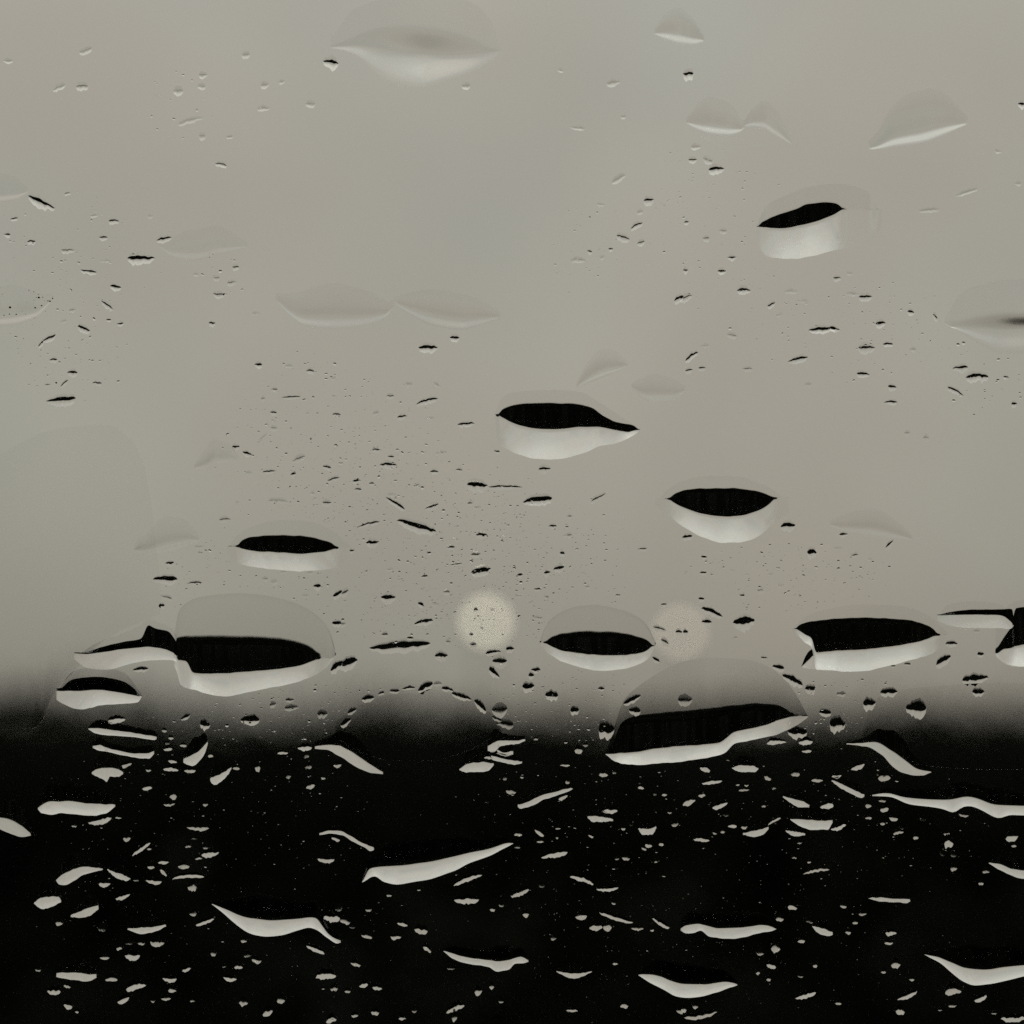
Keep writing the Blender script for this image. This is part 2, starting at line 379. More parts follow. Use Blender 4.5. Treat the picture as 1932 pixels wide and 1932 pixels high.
big('large black drop with notched left end and thick white foot', 'the notched black drop', (2,1),
    [(618,1640),(660,1585),(760,1530),(1000,1490),(1250,1500),(1400,1560),(1500,1650)],
    [(640,1625),(660,1606),(720,1590),(850,1576),(1000,1569),(1150,1573),(1280,1583),(1370,1606),(1425,1640),(1436,1660)],
    [(640,1626),(690,1660),(738,1700),(744,1768),(850,1757),(1000,1749),(1130,1736),(1290,1711),(1390,1682),(1430,1662),(1436,1661)],
    [(618,1645),(650,1665),(690,1705),(738,1745),(744,1856),(800,1860),(950,1869),(1020,1866),(1150,1841),(1300,1801),(1400,1772),(1470,1720),(1500,1655)], n=150, jit=.4)
big('black drop cut off by the right edge, white foot below', 'the black drop at right edge', (2,1),
    [(1770,1650),(1800,1545),(1860,1480),(1960,1460),(2100,1470),(2300,1520),(2400,1640)],
    [(1782,1745),(1810,1700),(1840,1655),(1864,1615),(1876,1520),(1932,1506),(2050,1505),(2200,1530),(2330,1620)],
    [(1782,1765),(1810,1745),(1860,1735),(1932,1722),(2050,1715),(2200,1680),(2330,1630)],
    [(1768,1775),(1790,1800),(1850,1832),(1932,1842),(2050,1840),(2250,1790),(2400,1650)])
big('pale band drop under a thin blurred dark streak, at right edge', 'the pale band at right edge', (2,1),
    [(1440,1560),(1500,1490),(1650,1470),(1800,1490),(1874,1600)],
    [(1470,1545),(1520,1535),(1650,1522),(1780,1520),(1850,1514),(1866,1516),(1876,1608)],
    [(1470,1547),(1520,1545),(1650,1544),(1780,1546),(1815,1556),(1850,1584),(1868,1604),(1876,1609)],
    [(1440,1580),(1500,1605),(1620,1622),(1780,1622),(1850,1628),(1876,1612)], up=([1440,1520,1800,1874],[2,4,6,5]), jit=.2)
big('big black drop with grey domed back and broad white foot, lower left', 'the big domed black drop', (0,1),
    [(985,1690),(1000,1560),(1040,1490),(1150,1442),(1350,1425),(1500,1437),(1700,1492),(1800,1555),(1870,1645),(1900,1770)],
    [(985,1760),(1000,1689),(1100,1695),(1200,1697),(1400,1700),(1600,1711),(1720,1737),(1780,1770),(1797,1792)],
    [(985,1800),(1020,1805),(1060,1815),(1095,1882),(1150,1886),(1300,1880),(1450,1870),(1600,1856),(1720,1830),(1780,1803),(1797,1793)],
    [(985,1830),(1010,1900),(1015,1935),(1120,1977),(1230,2006),(1290,2009),(1400,1986),(1550,1956),(1650,1936),(1780,1890),(1850,1842),(1902,1775)],
    n=150, jit=.4, lip=8, lips=.010, back=.30, past=4)
big('black streak with curled tip over a pale band, blurred at left', 'the curled black streak', (0,1),
    [(420,1790),(560,1700),(700,1650),(800,1600),(835,1570),(900,1590),(980,1630),(1008,1690)],
    [(500,1760),(560,1738),(700,1706),(800,1690),(822,1640),(835,1606),(880,1628),(950,1642),(990,1690),(1004,1720)],
    [(500,1762),(560,1756),(700,1738),(820,1730),(920,1742),(975,1762),(1004,1780)],
    [(420,1800),(500,1850),(600,1858),(750,1822),(850,1806),(950,1802),(984,1806),(1008,1812)], up=([420,520,700,990],[1,3,6,7]), jit=.2)
big('black oval drop with grey domed back and crescent white foot', 'the domed oval drop', (1,1),
    [(1122,1700),(1160,1600),(1230,1540),(1330,1500),(1430,1492),(1550,1510),(1680,1560),(1740,1620),(1775,1700)],
    [(1160,1706),(1180,1688),(1230,1671),(1400,1657),(1550,1661),(1650,1676),(1710,1692),(1750,1716),(1756,1724)],
    [(1160,1706),(1185,1722),(1230,1746),(1350,1769),(1480,1780),(1600,1778),(1690,1766),(1740,1742),(1756,1725)],
    [(1122,1708),(1180,1772),(1280,1822),(1380,1852),(1480,1866),(1580,1856),(1670,1832),(1740,1792),(1778,1715)],
    lip=8, lips=.010, back=.30, past=4)
big('tilted black drop like a seed, highest of the black drops', 'the tilted black drop', (2,0),
    [(415,1285),(470,1170),(600,1100),(750,1050),(900,1040),(1050,1090),(1125,1240)],
    [(425,1282),(450,1255),(500,1231),(580,1200),(650,1180),(700,1156),(800,1145),(860,1149),(890,1165),(905,1185)],
    [(425,1283),(460,1291),(550,1300),(650,1286),(750,1261),(830,1231),(880,1203),(905,1186)],
    [(415,1310),(440,1410),(480,1450),(600,1467),(700,1456),(800,1432),(900,1407),(1000,1391),(1080,1352),(1125,1270)], past=4, back=.3)
big('very large black drop with smooth grey back and stepped white foot', 'the stepped white-footed drop', (1,2),
    [(1500,395),(1560,200),(1590,110),(1680,20),(1800,-60),(1932,-120),(2100,-142),(2280,-135),(2400,-100),(2500,-30),(2570,60),(2640,190)],
    [(1500,396),(1545,330),(1580,242),(1650,206),(1800,196),(1932,190),(2082,176),(2232,156),(2362,141),(2462,146),(2522,166),(2540,185)],
    [(1500,402),(1600,402),(1650,400),(1780,376),(1932,360),(2032,355),(2132,345),(2172,321),(2222,281),(2302,263),(2382,246),(2472,212),(2530,190),(2540,186)],
    [(1495,405),(1560,450),(1680,463),(1800,456),(1932,446),(1962,438),(2062,425),(2172,396),(2222,346),(2312,326),(2432,301),(2512,272),(2580,238),(2640,195)],
    n=190, jit=.4, back=.35, past=4)
big('soft blurred drop at top with grey smudge and pale crescent foot', 'the blurred drop at top', (1,0),
    [(-40,200),(60,60),(300,-20),(490,-40),(700,0),(850,120),(900,280)],
    [(-60,262),(50,215),(150,170),(260,150),(380,152),(490,162),(600,178),(720,210),(840,270),(900,286)],
    [(-60,266),(50,262),(150,270),(260,284),(380,300),(490,312),(600,318),(720,312),(840,296),(900,288)],
    [(-60,275),(0,285),(100,325),(200,422),(280,475),(450,496),(600,452),(750,402),(860,335),(900,290)], down=.77, soft=.5, back=.03, jit=0, smudge=(490, 230, .35), softrim=True)
big('soft blurred drop with brown smudge at right edge', 'the blurred drop at right edge', (2,0),
    [(1480,1800),(1600,1640),(1900,1580),(2200,1640),(2300,1850)],
    [(1560,1815),(1700,1780),(1850,1765),(2000,1775),(2200,1810)],
    [(1560,1850),(1700,1862),(1850,1870),(2000,1865),(2200,1850)],
    [(1480,1830),(1600,1900),(1700,1960),(1800,2002),(1880,2004),(2000,1985),(2200,1940),(2300,1870)], down=.91, soft=.3, back=.03, jit=0, smudge=(1930, 330, .45), softrim=True)
big('dark soft-edged drop over a short white foot, low at left', 'the dark drop low at left', (0,2),
    [(330,40),(420,-70),(560,-90),(700,-60),(800,60)],
    [(350,30),(400,-10),(450,-22),(550,-28),(680,-8),(770,45),(784,70)],
    [(350,42),(430,44),(550,38),(650,50),(770,72),(784,74)],
    [(320,95),(360,120),(450,150),(520,140),(560,128),(700,118),(780,110),(802,80)], up=([320,420,560,802],[3,5,8,8]), jit=.2)

big('small pointed black tail under the notch of a big black drop', None, (2,1),
    [(668,1836),(700,1770),(730,1728),(752,1700)], [(672,1839),(690,1790),(715,1752),(740,1738),(752,1735)], [(672,1840),(690,1825),(715,1800),(740,1775),(752,1770)], [(668,1842),(690,1848),(715,1853),(740,1856),(752,1858)], n=40, jit=.2, past=3)
# smooth clear lenses at either side: their backs steepen steadily, so the wood shows up in them early
big('wide smooth lens of water darkening downward at left edge', 'the smooth lens at left edge', (0,1),
    [(-900,1200),(-500,900),(-100,700),(300,500),(600,470),(780,600),(860,900),(908,1480)],
    [(-900,2150),(-300,2180),(0,2190),(220,2180),(300,1990),(400,1885),(600,1680),(908,1535)],
    [(-900,2154),(-300,2184),(0,2194),(220,2184),(300,1994),(400,1889),(600,1684),(908,1539)],
    [(-900,2156),(-300,2186),(0,2196),(220,2186),(300,1996),(400,1891),(600,1686),(910,1541)], down=.3, ramp=([-900,200,300,420,600,760,910],[.0035,.0035,.0045,.0065,.007,.004,.001]), rpow=1.1, back=.0, jit=0, rows=(2,2,30), wall=True)
big('wide smooth lens of water darkening downward, low at right edge', 'the smooth lens at right edge', (2,2),
    [(1020,290),(1060,130),(1150,60),(1400,20),(1800,0),(2200,40),(2500,200)],
    [(1020,325),(1100,325),(1200,390),(1400,460),(1800,480),(2200,450),(2500,300)],
    [(1020,328),(1100,332),(1200,400),(1400,470),(1800,490),(2200,460),(2500,310)],
    [(1015,329),(1100,333),(1200,401),(1400,471),(1800,491),(2200,461),(2500,311)], down=.3, ramp=.002, rpow=.9, back=.05, jit=0, rows=(2,2,26), wall=True)
big('dusky domed drop with ragged dark upper edge at the dark line', 'the ragged-edged dusky drop', (1,2),
    [(-30,220),(40,170),(150,105),(240,72),(300,62),(380,52),(440,70),(480,32),(540,38),(600,60),(740,100),(800,150),(860,180),(900,260)],
    [(-30,300),(100,380),(300,430),(500,430),(700,380),(900,275)],
    [(-30,304),(100,388),(300,440),(500,440),(700,388),(900,280)],
    [(-35,305),(100,389),(300,441),(500,441),(700,389),(905,281)], down=.3, ramp=.0035, rpow=.7, back=.05, jit=0, wall=True, rows=(2,2,22))

# ---- thin films: only a faint pale lower edge shows against the sky
FG = 'thin films of water with faint pale edges'
for lab, tile, pts, th, up in [
    ('thin film with pale wavy edge, above the tilted black drop', (2,0), [(20,700),(90,740),(150,760),(250,768),(330,745),(350,720)], 52, 4.0),
    ('thin film with short pale humped edge, above the tilted black drop', (2,0), [(345,715),(400,720),(450,730),(520,770),(620,820)], 45, 2.6),
    ('thin film with straight pale slanting edge near upper right corner', (2,0), [(1050,845),(1070,848),(1200,832),(1350,812),(1480,765),(1610,705)], 66, 4.5),
    ('thin film with faint pale edge close under the top edge', (2,0), [(-160,195),(-100,225),(-20,250),(50,255),(120,235)], 56, 3.5),
    ('thin film with faint pale edge at left edge, upper third', (0,0), [(-300,1760),(-100,1850),(60,1845),(200,1800),(300,1700)], 60, 2.6),
    ('thin film with faint pale edge left of centre, upper third', (0,0), [(1560,1700),(1640,1790),(1720,1845),(1880,1865),(2040,1850),(2180,1800),(2230,1740)], 66, 2.6),
    ('thin film with faint pale edge below centre of upper third', (1,0), [(300,1720),(420,1800),(540,1850),(680,1868),(760,1850),(900,1800)], 60, 2.2),
    ('thin film with pale rising edge above the duck-shaped drop', (1,1), [(1330,262),(1400,235),(1480,205),(1560,175),(1620,140)], 40, 2.3),
    ('thin film with faint round edge right of the duck-shaped drop', (1,1), [(1640,260),(1700,320),(1780,345),(1880,335),(1950,280)], 44, 1.8),
    ('thin film with pale ragged edge, left of the speckled middle', (0,1), [(1100,720),(1160,728),(1220,705),(1300,690),(1350,670)], 36, 1.9),
    ('thin film with pale rising edge above the domed black drop', (0,1), [(760,1185),(800,1205),(900,1202),(1000,1178),(1080,1148),(1130,1130)], 44, 1.5),
    ('thin film with faint pale edge right of the boat-shaped drop', (2,1), [(830,1040),(900,1075),(1050,1100),(1200,1118),(1300,1125)], 40, 1.3),
    ('thin film with faint pale edge near the left edge, upper left', (0,0), [(-200,1100),(-60,1150),(80,1135),(160,1090)], 50, 1.8),
    ('thin film with faint pale edge above the flat dark fleck', (0,0), [(900,1400),(980,1455),(1100,1475),(1250,1440),(1400,1400)], 50, 1.6),
    ]:
    p = np.array(pts, float); x = (p[:,0]-p[0,0])/(p[-1,0]-p[0,0])
    t = p.copy(); t[:,1] -= th*np.sin(np.pi*np.clip(x, .02, .98))**.7
    sliver(lab, None, tile, t, p, up=up, ratio=float(np.clip(2.1*up/(.5*float(elev(tile[1]*644.2+p[:, 1].mean()/3))), 2.6, 3.8)), n=60, jit=.2, group=FG, softrim=True, fade=1.6, record=False)

# ---- bright feet of drops lying against the dark wood
SL = [
 ('broad white sliver like a loaf, upper left of the dark part', 'the loaf-like sliver', (0,2), [(215,710),(240,688),(290,671),(400,669),(500,681),(600,687),(652,690)], [(215,715),(235,735),(290,746),(340,736),(400,741),(520,752),(600,737),(652,700)], 13),
 ('long white swoosh with hooked right end, lower left', 'the long hooked swoosh', (0,2), [(1200,1250),(1280,1280),(1400,1326),(1550,1341),(1700,1331),(1790,1328),(1815,1362),(1860,1421),(1928,1458)], [(1200,1254),(1260,1300),(1320,1352),(1400,1411),(1500,1436),(1600,1426),(1690,1401),(1750,1386),(1800,1402),(1850,1441),(1910,1475),(1928,1468)], 13),
 ('white comma-shaped sliver curling down at left', 'the comma-shaped sliver', (0,2), [(318,1115),(350,1085),(400,1060),(470,1040),(540,1046),(582,1050)], [(318,1120),(335,1142),(360,1146),(420,1121),(480,1082),(540,1070),(582,1058)], 9),
 ('short pale sliver dipping right beside the comma-shaped one', None, (0,2), [(608,1053),(660,1075),(700,1086),(738,1108)], [(608,1060),(660,1104),(715,1119),(738,1112)], 8),
 ('pale pinkish blob of light at far left of the dark part', None, (0,2), [(193,1245),(225,1220),(260,1210),(330,1207),(346,1232)], [(193,1250),(240,1279),(310,1261),(346,1238)], 10),
 ('ragged pale sliver rising right, low at far left', None, (0,2), [(400,1312),(450,1295),(500,1271),(558,1258)], [(400,1324),(450,1330),(500,1321),(558,1280)], 7),
 ('flat white sliver with straight top, lower left', None, (0,2), [(722,1390),(800,1386),(880,1378),(940,1368)], [(722,1396),(800,1421),(880,1406),(940,1376)], 9),
 ('flat dull sliver low at far left near the bottom', None, (0,2), [(318,1640),(400,1638),(480,1642),(547,1650)], [(318,1665),(360,1672),(420,1682),(500,1689),(547,1668)], 7),
 ('upper of two long thin white streaks at left, just below dark line', None, (0,2), [(500,258),(540,256),(600,263),(700,276),(800,291),(886,306)], [(500,264),(540,285),(600,296),(700,302),(800,313),(870,323),(886,315)], 11),
 ('lower of two long thin white streaks at left, sagging in middle', None, (0,2), [(525,358),(560,353),(600,366),(680,386),(770,401),(830,398),(872,385)], [(525,366),(560,381),(620,392),(700,412),(790,427),(840,429),(872,402)], 11),
 ('white leaf-shaped sliver, left of two leaning leaves', None, (0,2), [(1038,430),(1090,408),(1130,385),(1160,350),(1176,335)], [(1038,452),(1065,464),(1090,470),(1130,440),(1160,395),(1176,345)], 10),
 ('white leaf-shaped sliver, right of two leaning leaves', None, (0,2), [(1190,540),(1240,520),(1280,498),(1310,478)], [(1190,556),(1212,577),(1260,551),(1290,520),(1310,486)], 10),
 ('soft white blob with a short tail below, at left', None, (0,2), [(520,508),(550,488),(590,481),(640,481),(670,490),(697,505)], [(520,516),(560,535),(590,550),(604,562),(622,530),(670,530),(697,515)], 8),
 ('soft greenish white blur cut off by the left edge', None, (0,2), [(-200,760),(-60,755),(40,762),(100,790),(175,850)], [(-200,800),(-60,810),(40,845),(120,872),(175,866)], 4),
 ('widest white sliver in the dark part, rising to the right', 'the widest rising sliver', (1,2), [(118,1126),(140,1085),(155,1052),(200,1042),(350,1030),(500,1011),(600,991),(700,966),(850,936),(950,905),(972,908)], [(118,1129),(140,1118),(170,1100),(190,1096),(240,1126),(310,1139),(380,1131),(500,1111),(620,1071),(720,1021),(830,981),(930,931),(972,911)], 14),
 ('thin wavy white streak rising right in the centre', 'the thin wavy streak', (1,2), [(998,690),(1060,671),(1130,636),(1220,614),(1300,595),(1308,598)], [(998,700),(1012,711),(1080,696),(1150,657),(1220,637),(1300,608),(1308,602)], 9),
 ('long white sliver sagging, with a bird-tail right end, bottom centre', 'the bird-tailed sliver', (1,2), [(578,1517),(680,1545),(780,1561),(880,1571),(950,1566),(1010,1550),(1058,1568)], [(578,1520),(640,1566),(720,1591),(830,1606),(880,1633),(950,1622),(980,1592),(1030,1586),(1058,1580)], 10),
 ('wide white sliver sagging like a hammock near bottom right of centre', 'the hammock-like sliver', (1,2), [(1682,1650),(1750,1648),(1850,1676),(1932,1701),(2032,1705),(2110,1698),(2182,1690),(2240,1706)], [(1682,1654),(1750,1700),(1830,1741),(1900,1776),(1960,1782),(2032,1776),(2132,1751),(2200,1725),(2240,1714)], 13),
 ('dim thin boat-shaped sliver near bottom centre', None, (1,2), [(1216,1631),(1300,1642),(1360,1640),(1418,1632)], [(1216,1634),(1260,1658),(1310,1673),(1370,1660),(1418,1635)], 6),
 ('fat white sliver at lower end of a row of squiggles', 'the row of squiggles', (1,2), [(668,488),(700,465),(730,455),(790,450),(862,456)], [(668,494),(690,503),(760,506),(830,499),(862,466)], 10),
 ('uppermost white squiggle below the ragged-edged dusky drop', None, (1,2), [(828,360),(860,340),(920,325),(980,328),(1040,318)], [(828,385),(860,392),(900,358),(960,350),(1000,345),(1040,328)], 9),
 ('lowest thin white squiggle trailing right', None, (1,2), [(805,418),(850,413),(900,426),(960,438),(1022,446)], [(805,428),(850,434),(920,452),(980,463),(1022,456)], 9),
 ('middle short white squiggle under the dusky drop', None, (1,2), [(880,378),(920,395),(970,385)], [(880,400),(930,415),(972,405)], 8),
 ('white foot blurred rightward, left of the dusky drop', None, (1,2), [(-150,360),(-90,352),(-20,355),(30,375),(80,402),(150,452),(235,505)], [(-150,372),(-90,378),(-10,415),(50,455),(110,492),(170,510),(235,516)], 6),
 ('thin pale streak dipping right, left of centre', None, (1,2), [(-125,852),(-60,836),(0,840),(60,872),(110,901),(184,932)], [(-125,862),(-60,852),(0,862),(70,902),(130,931),(172,954),(184,944)], 8),
 ('small white trapezoid sliver right of centre', None, (1,2), [(1680,822),(1740,826),(1782,812)], [(1680,828),(1705,860),(1760,858),(1782,820)], 8),
 ('ragged white sliver with a step below, right of centre', None, (1,2), [(1393,755),(1430,752),(1480,760),(1537,770)], [(1393,762),(1430,788),(1480,786),(1537,782)], 8),
 ('longest white wavy streak, cut off by right edge', 'the long wavy streak', (2,2), [(1072,634),(1160,624),(1250,646),(1350,656),(1500,661),(1610,645),(1680,661),(1750,686),(1932,696),(2100,702),(2300,740)], [(1072,640),(1170,646),(1280,686),(1400,701),(1480,716),(1535,737),(1580,702),(1620,697),(1690,721),(1760,757),(1790,766),(1850,746),(1932,747),(2100,750),(2300,750)], 13),
 ('white sliver dipping right like a claw, right of centre', None, (2,2), [(566,640),(620,655),(670,668),(717,690)], [(566,645),(610,680),(670,705),(717,703)], 8),
 ('thin straight white dash dipping right, upper right of dark part', None, (2,2), [(842,550),(900,572),(960,602),(1027,632)], [(842,558),(900,598),(960,630),(1010,650),(1027,642)], 8),
 ('white bowl-shaped sliver with flat top, right', 'the bowl-shaped sliver', (2,2), [(608,769),(700,775),(800,780),(847,778)], [(608,773),(660,811),(730,832),(820,830),(847,790)], 11),
 ('white oval sliver just below the dark line, right', None, (2,2), [(278,480),(320,468),(400,470),(427,485)], [(278,484),(320,503),(400,506),(427,490)], 9),
 ('white sliver with upswept right end, right of centre', None, (2,2), [(340,850),(400,838),(450,826),(485,815)], [(340,858),(400,872),(450,860),(485,828)], 8),
 ('ragged pale sliver below the bowl-shaped one', None, (2,2), [(582,836),(640,842),(692,852)], [(582,840),(630,868),(692,862)], 8),
 ('white sliver with two soft humps, lower right', 'the two-humped sliver', (2,2), [(-12,1390),(20,1370),(70,1361),(130,1371),(200,1386),(330,1383),(450,1369),(500,1378),(528,1393)], [(-12,1400),(15,1418),(60,1416),(100,1401),(150,1436),(260,1449),(350,1441),(430,1416),(500,1406),(528,1397)], 11),
 ('wide white hammock sliver cut off at lower right edge', 'the sliver at lower right edge', (2,2), [(1368,1537),(1440,1550),(1520,1581),(1600,1611),(1700,1619),(1800,1606),(1932,1596),(2100,1590),(2250,1600)], [(1368,1541),(1450,1581),(1520,1641),(1590,1691),(1660,1712),(1740,1706),(1820,1686),(1932,1661),(2100,1640),(2250,1610)], 13),
 ('thin straight dim dash, right of the centre', 'the straight dim dash', (2,2), [(1050,1217),(1120,1214),(1200,1222),(1287,1222)], [(1050,1220),(1120,1236),(1200,1242),(1270,1246),(1287,1236)], 6),
 ('white streak dipping off the right edge', 'the streak at right edge', (2,2), [(1732,1017),(1790,1025),(1860,1054),(1932,1061),(2050,1070),(2150,1100)], [(1732,1022),(1800,1061),(1870,1096),(1932,1111),(2050,1120),(2150,1108)], 10),
 ('short white sliver dipping right, right of the two-humped one', None, (2,2), [(732,1376),(780,1385),(848,1412)], [(732,1380),(770,1420),(830,1433),(848,1426)], 8),
 ('pale curved foot sweeping down right, at the dark line', 'the sweeping pale foot', (2,2), [(926,344),(1000,340),(1080,336),(1180,382),(1250,432),(1330,488),(1405,502)], [(926,348),(1000,356),(1060,368),(1130,410),(1180,468),(1250,510),(1330,525),(1405,508)], 6),
]
for lab, ref, tile, t, b, up in SL:
    sliver(lab, ref, tile, t, b, up=up*.62, ratio=1.4, record=True)

